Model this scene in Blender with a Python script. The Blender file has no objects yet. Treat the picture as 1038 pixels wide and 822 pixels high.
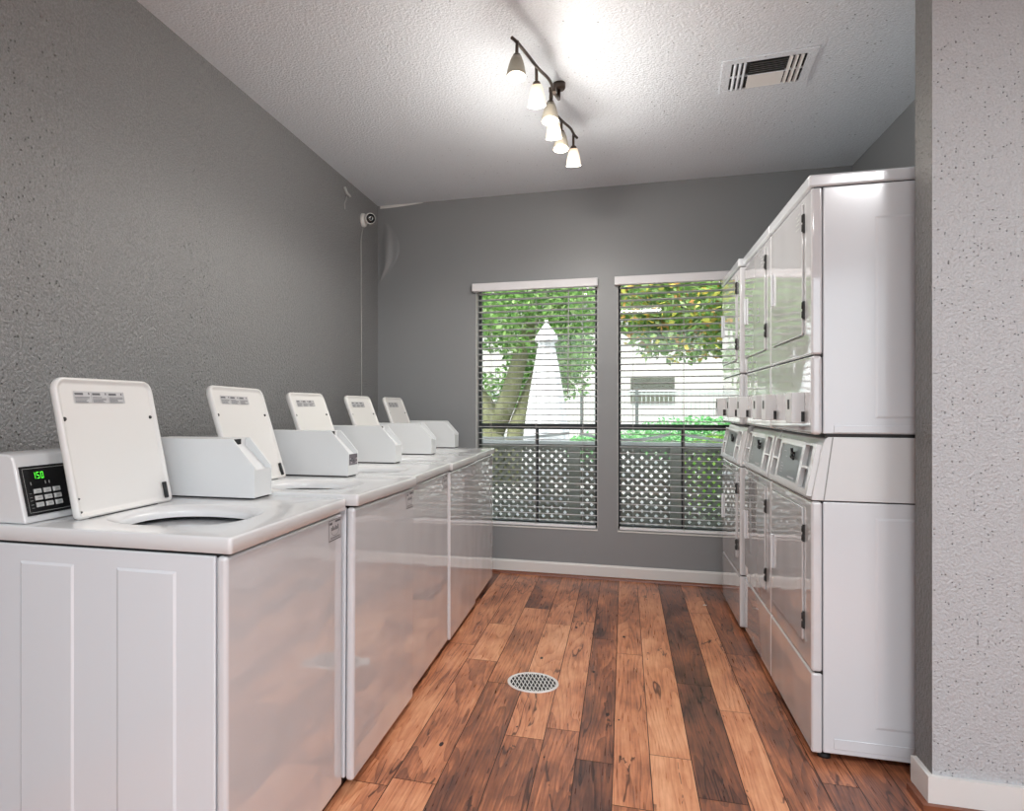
import bpy, math, random
from math import sin, cos, pi, radians as R
from mathutils import Vector, Matrix

SC = bpy.context.scene
COL = SC.collection

# ------------------------------------------------------------------ camera
FPX, CX, CY, CAMH = 695.0, 432.0, 412.0, 1.20
cam_d = bpy.data.cameras.new('camera')
cam = bpy.data.objects.new('camera', cam_d)
COL.objects.link(cam)
cam_d.sensor_fit = 'HORIZONTAL'
cam_d.sensor_width = 36.0
cam_d.lens = FPX * 36.0 / 1038.0
cam_d.shift_x = (519.0 - CX) / 1038.0
cam_d.shift_y = -(411.0 - CY) / 1038.0
cam_d.clip_start = 0.05
cam_d.clip_end = 200
cam.location = (0, 0, CAMH)
cam.rotation_euler = (R(90), 0, math.atan2(201.0, FPX))
SC.camera = cam

# ------------------------------------------------------------------ world, sun, exposure
w = bpy.data.worlds.new('World')
SC.world = w
w.use_nodes = True
wn = w.node_tree
wn.nodes.clear()
wo = wn.nodes.new('ShaderNodeOutputWorld')
wb = wn.nodes.new('ShaderNodeBackground')
ws = wn.nodes.new('ShaderNodeTexSky')
ws.sky_type = 'NISHITA'
ws.sun_disc = False
ws.sun_elevation = R(58)
ws.sun_rotation = R(200)
ws.air_density = 1.0
ws.dust_density = 3.0
wmix = wn.nodes.new('ShaderNodeMixRGB')
wmix.inputs[0].default_value = 0.72
wmix.inputs[2].default_value = (4.75, 5.15, 5.75, 1)
wn.links.new(ws.outputs[0], wmix.inputs[1])
wn.links.new(wmix.outputs[0], wb.inputs[0])
wb.inputs[1].default_value = 0.62
wn.links.new(wb.outputs[0], wo.inputs[0])

sd = bpy.data.lights.new('sun', 'SUN')
sd.energy = 5.0
sd.angle = R(1.5)
sd.color = (1.0, 0.975, 0.93)
sun = bpy.data.objects.new('sun', sd)
COL.objects.link(sun)
sun.rotation_euler = (R(34), 0, R(-22))

def portal(name, loc, rot, sx, sy):
    d = bpy.data.lights.new(name, 'AREA')
    d.shape = 'RECTANGLE'; d.size = sx; d.size_y = sy
    d.cycles.is_portal = True
    o = bpy.data.objects.new(name, d); COL.objects.link(o)
    o.location = loc; o.rotation_euler = rot
portal('portal_back', (-.115, 5.09, 1.2), (R(-90), 0, 0), 1.9, 1.8)
portal('portal_rear', (0.55, -2.53, 1.28), (R(90), 0, 0), 3.8, 2.5)
portal('portal_left', (-1.86, -1.05, 1.1), (0, R(-90), 0), 2.2, 1.9)

SC.view_settings.view_transform = 'Standard'
SC.view_settings.look = 'None'
SC.view_settings.gamma = 1.0
SC.view_settings.use_curve_mapping = False
SC.view_settings.exposure = 0.0
cy = SC.cycles
cy.max_bounces = 10
cy.diffuse_bounces = 5
cy.glossy_bounces = 5
cy.transmission_bounces = 6
cy.transparent_max_bounces = 24
cy.sample_clamp_indirect = 6.0
cy.caustics_reflective = False
cy.caustics_refractive = False
cy.use_denoising = True

# ------------------------------------------------------------------ helpers
class MB:
    """collects polygons, builds ONE mesh object"""
    def __init__(s):
        s.v = []; s.f = []; s.m = []; s.sm = []
    def add(s, vs, fs, mi=0, smooth=False, M=None):
        b = len(s.v)
        for p in vs:
            p = Vector(p)
            if M is not None: p = M @ p
            s.v.append(tuple(p))
        for f in fs:
            s.f.append([b + i for i in f]); s.m.append(mi); s.sm.append(smooth)
    def box(s, x0, x1, y0, y1, z0, z1, mi=0, M=None):
        vs = [(x0,y0,z0),(x1,y0,z0),(x1,y1,z0),(x0,y1,z0),(x0,y0,z1),(x1,y0,z1),(x1,y1,z1),(x0,y1,z1)]
        s.add(vs, [(0,3,2,1),(4,5,6,7),(0,1,5,4),(1,2,6,5),(2,3,7,6),(3,0,4,7)], mi, False, M)
    def prism(s, poly, a, b, axis='y', mi=0, M=None, smooth=False):
        """poly of 2D points; axis y: (x,z), axis x: (y,z), axis z: (x,y)"""
        n = len(poly)
        def P(p, t):
            if axis == 'y': return (p[0], t, p[1])
            if axis == 'x': return (t, p[0], p[1])
            return (p[0], p[1], t)
        vs = [P(p, a) for p in poly] + [P(p, b) for p in poly]
        fs = [list(range(n)), list(range(2*n-1, n-1, -1))]
        fs += [(i, i+n, (i+1) % n + n, (i+1) % n) for i in range(n)]
        s.add(vs, fs[:2], mi, False, M)
        s.v = s.v[:-2*n]; b0 = len(s.v)
        for f in s.f[-2:]: pass
        del s.f[-2:], s.m[-2:], s.sm[-2:]
        s.add(vs, fs[:2], mi, False, M)
        for f in fs[2:]:
            s.f.append([b0 + i for i in f]); s.m.append(mi); s.sm.append(smooth)
    def tube(s, pts, r, n=10, mi=0, caps=True, M=None):
        pts = [Vector(p) for p in pts]
        rs = r if isinstance(r, (list, tuple)) else [r]*len(pts)
        vs = []; up = None
        for i, p in enumerate(pts):
            t = (pts[min(i+1, len(pts)-1)] - pts[max(i-1, 0)]).normalized()
            if up is None:
                up = Vector((0,0,1)) if abs(t.z) < .9 else Vector((1,0,0))
            a = t.cross(up).normalized(); b = a.cross(t).normalized(); up = b
            for k in range(n):
                q = 2*pi*k/n
                vs.append(p + (a*cos(q) + b*sin(q))*rs[i])
        fs = []
        for i in range(len(pts)-1):
            for k in range(n):
                fs.append((i*n+k, i*n+(k+1) % n, (i+1)*n+(k+1) % n, (i+1)*n+k))
        b0 = len(s.v)
        s.add(vs, fs, mi, True, M)
        if caps:
            s.f.append([b0+k for k in range(n-1, -1, -1)]); s.m.append(mi); s.sm.append(False)
            e = b0+(len(pts)-1)*n
            s.f.append([e+k for k in range(n)]); s.m.append(mi); s.sm.append(False)
    def lathe(s, prof, n=32, M=None, mi=0, smooth=True, close=False):
        """prof: list of (r,z) around z axis"""
        vs = []
        for r, z in prof:
            for k in range(n):
                q = 2*pi*k/n
                vs.append((r*cos(q), r*sin(q), z))
        fs = []
        L = len(prof)
        for i in range(L-1 if not close else L):
            j = (i+1) % L
            for k in range(n):
                fs.append((i*n+k, i*n+(k+1) % n, j*n+(k+1) % n, j*n+k))
        s.add(vs, fs, mi, smooth, M)
    def disc(s, r, z, n=24, M=None, mi=0):
        s.add([(r*cos(2*pi*k/n), r*sin(2*pi*k/n), z) for k in range(n)], [list(range(n))], mi, False, M)
    def build(s, name, mats, parent=None, bevel=0, seg=3, fix=True):
        me = bpy.data.meshes.new(name)
        me.from_pydata(s.v, [], s.f)
        if not isinstance(mats, (list, tuple)): mats = [mats]
        for m in mats: me.materials.append(m)
        me.polygons.foreach_set('material_index', s.m)
        if bevel: s.sm = [True]*len(s.f)
        me.polygons.foreach_set('use_smooth', s.sm)
        if fix:
            import bmesh
            bm = bmesh.new(); bm.from_mesh(me)
            bmesh.ops.recalc_face_normals(bm, faces=bm.faces)
            bm.to_mesh(me); bm.free()
        me.update()
        o = bpy.data.objects.new(name, me)
        COL.objects.link(o)
        if parent: o.parent = parent
        if bevel:
            b = o.modifiers.new('bevel', 'BEVEL')
            b.width = bevel; b.segments = seg; b.limit_method = 'ANGLE'; b.angle_limit = R(30)
            b.harden_normals = True
            b.use_clamp_overlap = True
        return o

def tag(o, label=None, cat=None, group=None, kind=None):
    if label: o['label'] = label
    if cat: o['category'] = cat
    if group: o['group'] = group
    if kind: o['kind'] = kind
    return o

def empty(name, loc=(0,0,0), rz=0, rx=0):
    o = bpy.data.objects.new(name, None)
    COL.objects.link(o)
    o.empty_display_size = .05
    o.location = loc; o.rotation_euler = (rx, 0, rz)
    return o

def copy_tree(o, parent=None):
    c = o.copy(); COL.objects.link(c)
    if parent is not None: c.parent = parent
    for ch in [x for x in bpy.data.objects if x.parent == o]:
        copy_tree(ch, c)
    return c

# ------------------------------------------------------------------ materials
def mat(name, col, rough=.5, metal=0, spec=.5, coat=0, emis=None, estr=0):
    m = bpy.data.materials.new(name); m.use_nodes = True
    b = m.node_tree.nodes['Principled BSDF']
    b.inputs['Base Color'].default_value = (*col, 1)
    b.inputs['Roughness'].default_value = rough
    b.inputs['Metallic'].default_value = metal
    b.inputs['Specular IOR Level'].default_value = spec
    if coat:
        b.inputs['Coat Weight'].default_value = coat
        b.inputs['Coat Roughness'].default_value = .03
    if emis:
        b.inputs['Emission Color'].default_value = (*emis, 1)
        b.inputs['Emission Strength'].default_value = estr
    return m

def nd(m, t, **kw):
    n = m.node_tree.nodes.new(t)
    for k, v in kw.items(): setattr(n, k, v)
    return n

def plaster(name, col, scale=55, bump=.35, dist=.004, rough=.38, pits=.35, spec=.5, pscale=60, speck=0.0):
    """rolled semi-gloss paint over an orange-peel / pitted plaster"""
    m = mat(name, col, rough, spec=spec)
    nt = m.node_tree; b = nt.nodes['Principled BSDF']
    tc = nd(m, 'ShaderNodeTexCoord')
    n1 = nd(m, 'ShaderNodeTexNoise'); n1.inputs['Scale'].default_value = scale
    n1.inputs['Detail'].default_value = 3; n1.inputs['Roughness'].default_value = .55
    v = nd(m, 'ShaderNodeTexVoronoi'); v.inputs['Scale'].default_value = pscale
    v.inputs['Randomness'].default_value = 1
    mr = nd(m, 'ShaderNodeMapRange'); mr.inputs[1].default_value = .10; mr.inputs[2].default_value = .26
    big = nd(m, 'ShaderNodeTexNoise'); big.inputs['Scale'].default_value = 3.0
    ramp = nd(m, 'ShaderNodeMapRange'); ramp.inputs[1].default_value = .5; ramp.inputs[2].default_value = .62
    nt.links.new(tc.outputs['Object'], n1.inputs['Vector'])
    nt.links.new(tc.outputs['Object'], v.inputs['Vector'])
    nt.links.new(tc.outputs['Object'], big.inputs['Vector'])
    nt.links.new(v.outputs['Distance'], mr.inputs[0])
    # only some cells are open pits
    vc = nd(m, 'ShaderNodeSeparateColor'); nt.links.new(v.outputs['Color'], vc.inputs[0])
    gt = nd(m, 'ShaderNodeMath', operation='GREATER_THAN'); gt.inputs[1].default_value = 1-pits*.5
    nt.links.new(vc.outputs[0], gt.inputs[0])
    inv = nd(m, 'ShaderNodeMath', operation='SUBTRACT'); inv.inputs[0].default_value = 1
    nt.links.new(mr.outputs[0], inv.inputs[1])
    pit = nd(m, 'ShaderNodeMath', operation='MULTIPLY')
    nt.links.new(gt.outputs[0], pit.inputs[0]); nt.links.new(inv.outputs[0], pit.inputs[1])
    h = nd(m, 'ShaderNodeMath', operation='MULTIPLY_ADD'); h.inputs[1].default_value = -1.2
    nt.links.new(pit.outputs[0], h.inputs[0]); nt.links.new(n1.outputs['Fac'], h.inputs[2])
    bp = nd(m, 'ShaderNodeBump'); bp.inputs['Strength'].default_value = bump
    bp.inputs['Distance'].default_value = dist
    nt.links.new(h.outputs[0], bp.inputs['Height'])
    nt.links.new(bp.outputs[0], b.inputs['Normal'])
    mx = nd(m, 'ShaderNodeMixRGB'); mx.blend_type = 'MIX'
    mx.inputs[1].default_value = (*col, 1)
    mx.inputs[2].default_value = (col[0]*.22, col[1]*.22, col[2]*.22, 1)
    k = nd(m, 'ShaderNodeMath', operation='MULTIPLY'); k.inputs[1].default_value = .7
    nt.links.new(pit.outputs[0], k.inputs[0]); nt.links.new(k.outputs[0], mx.inputs[0])
    fn = nd(m, 'ShaderNodeTexNoise'); fn.inputs['Scale'].default_value = scale*1.6; fn.inputs['Detail'].default_value = 2
    nt.links.new(tc.outputs['Object'], fn.inputs['Vector'])
    fm_ = nd(m, 'ShaderNodeMapRange'); fm_.inputs[1].default_value = .35; fm_.inputs[2].default_value = .65
    fm_.inputs[3].default_value = 1-speck; fm_.inputs[4].default_value = 1+speck
    nt.links.new(fn.outputs['Fac'], fm_.inputs[0])
    vm = nd(m, 'ShaderNodeVectorMath', operation='SCALE')
    nt.links.new(mx.outputs[0], vm.inputs[0]); nt.links.new(fm_.outputs[0], vm.inputs['Scale'])
    nt.links.new(vm.outputs[0], b.inputs['Base Color'])
    return m

M_WALL = plaster('wall_paint', (.235, .236, .236), scale=95, bump=1.0, dist=.008, rough=.28, pits=.16, pscale=70, speck=.16)
M_WALL_BACK = plaster('back_wall_paint', (.255, .262, .268), scale=30, bump=.10, rough=.42, pits=0)
M_STUB_LIT = plaster('corner_wall_lit', (.47, .48, .495), scale=120, bump=1.0, dist=.0045, rough=.30, pits=.45, pscale=110, speck=.06)  # front of the stub wall, its brighter light put into the colour
M_STUB_SHADED = plaster('corner_wall_shaded', (.13, .126, .120), scale=90, bump=.8, dist=.006, rough=.4, pits=.2, pscale=95, speck=.10)  # end of the same wall, its shade put into a darker colour
M_CEIL = plaster('ceiling_paint', (.82, .87, .925), scale=90, bump=1.0, dist=.006, rough=.30, pits=.08, pscale=60, speck=.06)
M_WHITEPAINT = mat('white_trim_paint', (.72, .71, .69), .35)
M_ENAMEL = mat('white_enamel', (.70, .71, .715), .22, spec=.6, coat=.5)
M_GLOSS = mat('glossy_white_front', (.66, .66, .675), .07, spec=.7, coat=1.0)
M_SIDE = mat('satin_side_enamel', (.69, .715, .745), .2, spec=.6, coat=.9)
M_SIDE.node_tree.nodes['Principled BSDF'].inputs['Coat Roughness'].default_value = .12
M_PLASTIC = mat('cream_plastic', (.71, .70, .68), .35)
M_COIN = mat('coin_box_enamel', (.68, .695, .70), .38)
M_DARK = mat('dark_gap', (.012, .012, .013), .6)
M_RUBBER = mat('black_rubber', (.02, .02, .02), .55)
M_BLACKPANEL = mat('black_keypad', (.008, .008, .009), .25)
M_BUTTON = mat('key_button', (.52, .53, .52), .4)
M_PRINTLINE = mat('printed_line', (.30, .31, .30), .5)
M_LED = mat('green_led', (.05, .6, .05), .5, emis=(.12, 1.0, .05), estr=1.3)
M_LABEL = mat('label_paper', (.50, .50, .51), .5)
M_INK = mat('label_ink', (.10, .10, .11), .5)
M_CHROME = mat('chrome', (.75, .75, .75), .15, 1)
M_STEEL = mat('satin_steel', (.45, .46, .47), .32, 1)
M_GREYPLATE = mat('grey_plate', (.22, .235, .235), .3, .6)
M_TUB = mat('tub_enamel', (.55, .54, .52), .35)
M_BRONZE = mat('brushed_bronze', (.085, .065, .055), .35, .85)
M_BLIND = mat('blind_slat', (.80, .79, .81), .45)
M_SLAT = mat('translucent_slat', (.84, .84, .85), .4)
M_FRAME = mat('window_frame_bronze', (.03, .035, .035), .45)
M_WHITEFRAME = mat('window_frame_white', (.68, .68, .67), .4)
M_CORD = mat('cord', (.55, .55, .53), .7)
M_BLK = mat('black_gloss', (.006, .006, .007), .1)
M_QUARTER = mat('wood_quarter_round', (.20, .065, .03), .3)

def glass(name):
    m = bpy.data.materials.new(name); m.use_nodes = True
    nt = m.node_tree; nt.nodes.clear()
    o = nt.nodes.new('ShaderNodeOutputMaterial'); mx = nt.nodes.new('ShaderNodeMixShader')
    t = nt.nodes.new('ShaderNodeBsdfTransparent'); g = nt.nodes.new('ShaderNodeBsdfGlossy')
    f = nt.nodes.new('ShaderNodeFresnel'); f.inputs[0].default_value = 1.45
    t.inputs[0].default_value = (.96, .97, .96, 1); g.inputs['Roughness'].default_value = .02
    nt.links.new(f.outputs[0], mx.inputs[0]); nt.links.new(t.outputs[0], mx.inputs[1])
    nt.links.new(g.outputs[0], mx.inputs[2]); nt.links.new(mx.outputs[0], o.inputs[0])
    return m
M_GLASS = glass('window_glass')
def slat_trans():
    nt = M_SLAT.node_tree; b = nt.nodes['Principled BSDF']; o = nt.nodes['Material Output']
    t = nt.nodes.new('ShaderNodeBsdfTranslucent'); t.inputs[0].default_value = (.85, .84, .83, 1)
    m = nt.nodes.new('ShaderNodeMixShader'); m.inputs[0].default_value = .5
    nt.links.new(b.outputs[0], m.inputs[1]); nt.links.new(t.outputs[0], m.inputs[2]); nt.links.new(m.outputs[0], o.inputs[0])
slat_trans()
def wavy(m, scale, dist):
    nt = m.node_tree; b = nt.nodes['Principled BSDF']
    tc = nd(m, 'ShaderNodeTexCoord'); n = nd(m, 'ShaderNodeTexNoise'); n.inputs['Scale'].default_value = scale; n.inputs['Detail'].default_value = 0
    bp = nd(m, 'ShaderNodeBump'); bp.inputs['Strength'].default_value = 1; bp.inputs['Distance'].default_value = dist
    nt.links.new(tc.outputs['Object'], n.inputs['Vector']); nt.links.new(n.outputs['Fac'], bp.inputs['Height']); nt.links.new(bp.outputs[0], b.inputs['Normal'])
    nt.links.new(bp.outputs[0], b.inputs['Coat Normal'])
wavy(M_GLOSS, 6.0, .0022)

# reclaimed-wood floor; per-plank data is carried in face attributes
def floor_mat():
    m = bpy.data.materials.new('reclaimed_plank_floor'); m.use_nodes = True
    nt = m.node_tree; L = nt.links.new
    b = nt.nodes['Principled BSDF']
    at = nd(m, 'ShaderNodeAttribute'); at.attribute_name = 'plank'      # (seed, tone, knotty)
    sep = nd(m, 'ShaderNodeSeparateColor'); L(at.outputs['Color'], sep.inputs[0])
    tc = nd(m, 'ShaderNodeTexCoord')
    sx = nd(m, 'ShaderNodeSeparateXYZ'); L(tc.outputs['Object'], sx.inputs[0])
    seed = nd(m, 'ShaderNodeMath', operation='MULTIPLY'); seed.inputs[1].default_value = 37.0
    L(sep.outputs[0], seed.inputs[0])
    # warped coordinates: stretched along Y
    cmb = nd(m, 'ShaderNodeCombineXYZ')
    yy = nd(m, 'ShaderNodeMath', operation='MULTIPLY'); yy.inputs[1].default_value = .085
    L(sx.outputs[1], yy.inputs[0]); L(sx.outputs[0], cmb.inputs[0]); L(yy.outputs[0], cmb.inputs[1]); L(seed.outputs[0], cmb.inputs[2])
    # cathedral rings: distance field of stretched noise
    rn = nd(m, 'ShaderNodeTexNoise'); rn.inputs['Scale'].default_value = 6.0; rn.inputs['Detail'].default_value = 1.5
    rn.inputs['Roughness'].default_value = .4
    L(cmb.outputs[0], rn.inputs['Vector'])
    rm = nd(m, 'ShaderNodeMath', operation='MULTIPLY'); rm.inputs[1].default_value = 26.0
    L(rn.outputs['Fac'], rm.inputs[0])
    rs = nd(m, 'ShaderNodeMath', operation='FRACT'); L(rm.outputs[0], rs.inputs[0])
    rp = nd(m, 'ShaderNodeMath', operation='POWER'); rp.inputs[1].default_value = 2.2; L(rs.outputs[0], rp.inputs[0])
    # fine fibre
    fb = nd(m, 'ShaderNodeCombineXYZ')
    y2 = nd(m, 'ShaderNodeMath', operation='MULTIPLY'); y2.inputs[1].default_value = .05
    L(sx.outputs[1], y2.inputs[0]); L(sx.outputs[0], fb.inputs[0]); L(y2.outputs[0], fb.inputs[1]); L(seed.outputs[0], fb.inputs[2])
    fn = nd(m, 'ShaderNodeTexNoise'); fn.inputs['Scale'].default_value = 150.0; fn.inputs['Detail'].default_value = 4
    L(fb.outputs[0], fn.inputs['Vector'])
    # stains / weathering
    sc_ = nd(m, 'ShaderNodeCombineXYZ')
    y3 = nd(m, 'ShaderNodeMath', operation='MULTIPLY'); y3.inputs[1].default_value = .38
    L(sx.outputs[1], y3.inputs[0]); L(sx.outputs[0], sc_.inputs[0]); L(y3.outputs[0], sc_.inputs[1]); L(seed.outputs[0], sc_.inputs[2])
    sn = nd(m, 'ShaderNodeTexNoise'); sn.inputs['Scale'].default_value = 6.5; sn.inputs['Detail'].default_value = 5
    sn.inputs['Roughness'].default_value = .6
    L(sc_.outputs[0], sn.inputs['Vector'])
    # tone = tone + stain + rings
    def mul(a, k):
        n = nd(m, 'ShaderNodeMath', operation='MULTIPLY'); L(a, n.inputs[0]); n.inputs[1].default_value = k; return n.outputs[0]
    def add(a, c):
        n = nd(m, 'ShaderNodeMath', operation='ADD'); L(a, n.inputs[0])
        if isinstance(c, (int, float)): n.inputs[1].default_value = c
        else: L(c, n.inputs[1])
        return n.outputs[0]
    st = mul(add(sn.outputs['Fac'], -.5), 1.15)
    rg = mul(rp.outputs[0], -.17)
    fi = mul(add(fn.outputs['Fac'], -.5), .55)
    t = add(add(add(sep.outputs[1], st), rg), fi)
    cr = nd(m, 'ShaderNodeValToRGB')
    e = cr.color_ramp.elements
    e[0].position = 0.0; e[0].color = (.050, .022, .018, 1)
    e[1].position = 1.0; e[1].color = (.80, .42, .24, 1)
    for p, c in ((.20, (.14, .058, .040, 1)), (.42, (.28, .105, .056, 1)), (.62, (.54, .210, .103, 1)), (.82, (.68, .32, .17, 1))):
        x = e.new(p); x.color = c
    L(t, cr.inputs[0])
    # worm holes / nail spots: elongated dark dots
    vo = nd(m, 'ShaderNodeTexVoronoi'); vo.inputs['Scale'].default_value = 16
    y4 = nd(m, 'ShaderNodeMath', operation='MULTIPLY'); y4.inputs[1].default_value = .45
    vc = nd(m, 'ShaderNodeCombineXYZ'); L(sx.outputs[1], y4.inputs[0]); L(sx.outputs[0], vc.inputs[0]); L(y4.outputs[0], vc.inputs[1]); L(seed.outputs[0], vc.inputs[2])
    L(vc.outputs[0], vo.inputs['Vector'])
    vs = nd(m, 'ShaderNodeSeparateColor'); L(vo.outputs['Color'], vs.inputs[0])
    size = nd(m, 'ShaderNodeMapRange'); size.inputs[1].default_value = .45; size.inputs[2].default_value = 1.0
    size.inputs[3].default_value = 0.0; size.inputs[4].default_value = .13
    L(vs.outputs[0], size.inputs[0])
    lt = nd(m, 'ShaderNodeMath', operation='LESS_THAN'); L(vo.outputs['Distance'], lt.inputs[0]); L(size.outputs[0], lt.inputs[1])
    dk = nd(m, 'ShaderNodeMath', operation='MULTIPLY'); L(lt.outputs[0], dk.inputs[0]); L(sep.outputs[2], dk.inputs[1])
    mx = nd(m, 'ShaderNodeMixRGB'); L(dk.outputs[0], mx.inputs[0]); L(cr.outputs[0], mx.inputs[1])
    mx.inputs[2].default_value = (.022, .012, .012, 1)
    # long cracks: thin ridged noise
    cn = nd(m, 'ShaderNodeTexNoise'); cn.inputs['Scale'].default_value = 9; cn.inputs['Detail'].default_value = 3
    y5 = nd(m, 'ShaderNodeMath', operation='MULTIPLY'); y5.inputs[1].default_value = .10
    cc = nd(m, 'ShaderNodeCombineXYZ'); L(sx.outputs[1], y5.inputs[0]); L(sx.outputs[0], cc.inputs[0]); L(y5.outputs[0], cc.inputs[1])
    s2 = nd(m, 'ShaderNodeMath', operation='ADD'); s2.inputs[1].default_value = 11.3; L(seed.outputs[0], s2.inputs[0]); L(s2.outputs[0], cc.inputs[2])
    L(cc.outputs[0], cn.inputs['Vector'])
    ca = nd(m, 'ShaderNodeMath', operation='ABSOLUTE'); L(add(cn.outputs['Fac'], -.52), ca.inputs[0])
    cl = nd(m, 'ShaderNodeMapRange'); cl.inputs[1].default_value = .004; cl.inputs[2].default_value = .012
    cl.inputs[3].default_value = .75; cl.inputs[4].default_value = 0
    L(ca.outputs[0], cl.inputs[0])
    gate = nd(m, 'ShaderNodeMath', operation='LESS_THAN'); gate.inputs[1].default_value = .50; L(sn.outputs['Fac'], gate.inputs[0])
    cg = nd(m, 'ShaderNodeMath', operation='MULTIPLY'); L(cl.outputs[0], cg.inputs[0]); L(gate.outputs[0], cg.inputs[1])
    mx2 = nd(m, 'ShaderNodeMixRGB'); L(cg.outputs[0], mx2.inputs[0]); L(mx.outputs[0], mx2.inputs[1])
    mx2.inputs[2].default_value = (.03, .014, .013, 1)
    # plank edges
    ed = nd(m, 'ShaderNodeUVMap'); ed.uv_map = 'edge'
    es = nd(m, 'ShaderNodeSeparateXYZ'); L(ed.outputs[0], es.inputs[0])
    mn = nd(m, 'ShaderNodeMath', operation='MINIMUM'); L(es.outputs[0], mn.inputs[0]); L(es.outputs[1], mn.inputs[1])
    L(mx2.outputs[0], b.inputs['Base Color'])
    rr = nd(m, 'ShaderNodeMapRange'); rr.inputs[3].default_value = .20; rr.inputs[4].default_value = .42
    L(fn.outputs['Fac'], rr.inputs[0]); L(rr.outputs[0], b.inputs['Roughness'])
    b.inputs['Specular IOR Level'].default_value = .45
    bp = nd(m, 'ShaderNodeBump'); bp.inputs['Strength'].default_value = .25; bp.inputs['Distance'].default_value = .0015
    L(t, bp.inputs['Height']); L(bp.outputs[0], b.inputs['Normal'])
    for n in (mn, es, ed): nt.nodes.remove(n)
    return m
M_FLOOR = floor_mat()
M_SEAM = mat('floor_seam', (.035, .016, .012), .5)

# ------------------------------------------------------------------ room shell
HC = 2.73           # ceiling height
YB = 4.93           # back wall
YR = -2.40          # wall behind the camera
XR = 1.39           # right wall
XRF = 2.60          # right wall of the front part
SL = .0164          # left wall is slightly out of square
def xl(y): return -1.811 + SL*(YB - y)

def struct(o, label=None, cat=None): return tag(o, label, cat, kind='structure')

# floor: every plank a face with its own tone
bounds = [-2.2, -2.07, -1.94, -1.81, -1.68, -1.54, -1.41, -1.28, -1.14, -1.0, -.86, -.72, -.574, -.42, -.28, -.158, -.037,
          .083, .218, .36, .473, .605, .71, .83, .95, 1.07, 1.20, 1.33, 1.46, 1.60, 1.73, 1.86, 2.0, 2.13, 2.26, 2.4, 2.52, 2.65]
# joints (y of the plank ends) and tone of each piece, listed from the back wall forwards
plan = {
    -.86: ([3.38, 2.05], [.66, .70, .62]),
    -.72: ([3.75, 3.19, 2.10], [.66, .72, .58, .66]),
    -.574: ([4.10, 2.95], [.50, .58, .40]),
    -.42: ([3.83, 2.487], [.62, .76, .52]),
    -.28: ([3.92, 2.585], [.54, .68, .48]),
    -.158: ([3.65, 2.384], [.46, .42, .28]),
    -.037: ([3.464, 2.14], [.66, .66, .5]),
    .083: ([2.486], [.72, .78]),
    .218: ([3.161], [.26, .28]),
    .36: ([4.262, 2.924], [.62, .70, .78]),
    .473: ([3.60], [.44, .52]),
    .605: ([2.45], [.5, .30]),
    .71: ([3.0], [.4, .36]),
}
rng = random.Random(7)
fm = MB(); seeds = []
G = .0015
for i in range(len(bounds)-1):
    x0, x1 = bounds[i], bounds[i+1]
    if x0 in plan:
        js, tones = plan[x0]
        js = list(js); tones = list(tones)
        while js[-1] > -.6:
            js.append(js[-1]-rng.uniform(.9, 1.5)); tones.append(rng.choice([.4, .55, .65, .72, .3]))
    else:
        js = [YB - rng.uniform(.3, 1.3)]; tones = [rng.choice([.4, .55, .65, .72, .3])]
        while js[-1] > -.8:
            js.append(js[-1]-rng.uniform(.9, 1.5)); tones.append(rng.choice([.4, .55, .65, .72, .3]))
    ys = [YB+.02] + js + [YR-.02]
    while len(tones) < len(ys)-1: tones.append(.55)
    for k in range(len(ys)-1):
        a, b_ = ys[k+1]+G, ys[k]-G
        fm.add([(x0+G, a, 0), (x1-G, a, 0), (x1-G, b_, 0), (x0+G, b_, 0)], [(0,1,2,3)])
        seeds.append((rng.random(), tones[k], rng.choice([1., 1., .6, .2])))
fm.add([(-2.2, YR-.02, -.0012), (2.65, YR-.02, -.0012), (2.65, YB+.02, -.0012), (-2.2, YB+.02, -.0012)], [(0,1,2,3)], 1)
fm.add([(-2.2, YR-.02, -.06), (2.65, YR-.02, -.06), (2.65, YB+.02, -.06), (-2.2, YB+.02, -.06)], [(3,2,1,0)], 1)
seeds += [(0, 0, 0)]*2
fl = fm.build('floor', [M_FLOOR, M_SEAM], fix=False)
att = fl.data.attributes.new('plank', 'FLOAT_COLOR', 'FACE')
for i, s_ in enumerate(seeds): att.data[i].color = (s_[0], s_[1], s_[2], 1)
struct(fl)

# ceiling
cm = MB(); cm.box(-2.2, 2.72, YR-.1, YB+.1, HC, HC+.12)
struct(cm.build('ceiling', M_CEIL))
# left wall (slightly skewed)
lm = MB()
def lwall(y0, y1, z0, z1):
    lm.prism([(xl(y0), y0), (xl(y1), y1), (xl(y1)-.14, y1), (xl(y0)-.14, y0)], z0, z1, 'z')
LD0, LD1, LDH = -2.0, -.15, 2.2  # unseen glazed opening, added to bring in side light
lwall(LD1, YB+.1, -.05, HC+.05); lwall(YR-.1, LD0, -.05, HC+.05); lwall(LD0, LD1, LDH, HC+.05)
struct(lm.build('wall_left', M_WALL))
dl_ = MB()
for y in (LD0, -1.1, LD1-.05): dl_.box(xl(-1)-.10, xl(-1)-.05, y, y+.05, 0, LDH)
dl_.box(xl(-1)-.10, xl(-1)-.05, LD0, LD1, LDH-.05, LDH); dl_.box(xl(-1)-.10, xl(-1)-.05, LD0, LD1, 0, .08)
d_o = dl_.build('unseen_opening_2', M_WHITEFRAME); struct(d_o)
gp = MB(); gp.box(xl(-1)-.078, xl(-1)-.072, LD0+.04, LD1-.04, .07, LDH-.04); gp.build('pane', M_GLASS, d_o)
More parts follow.
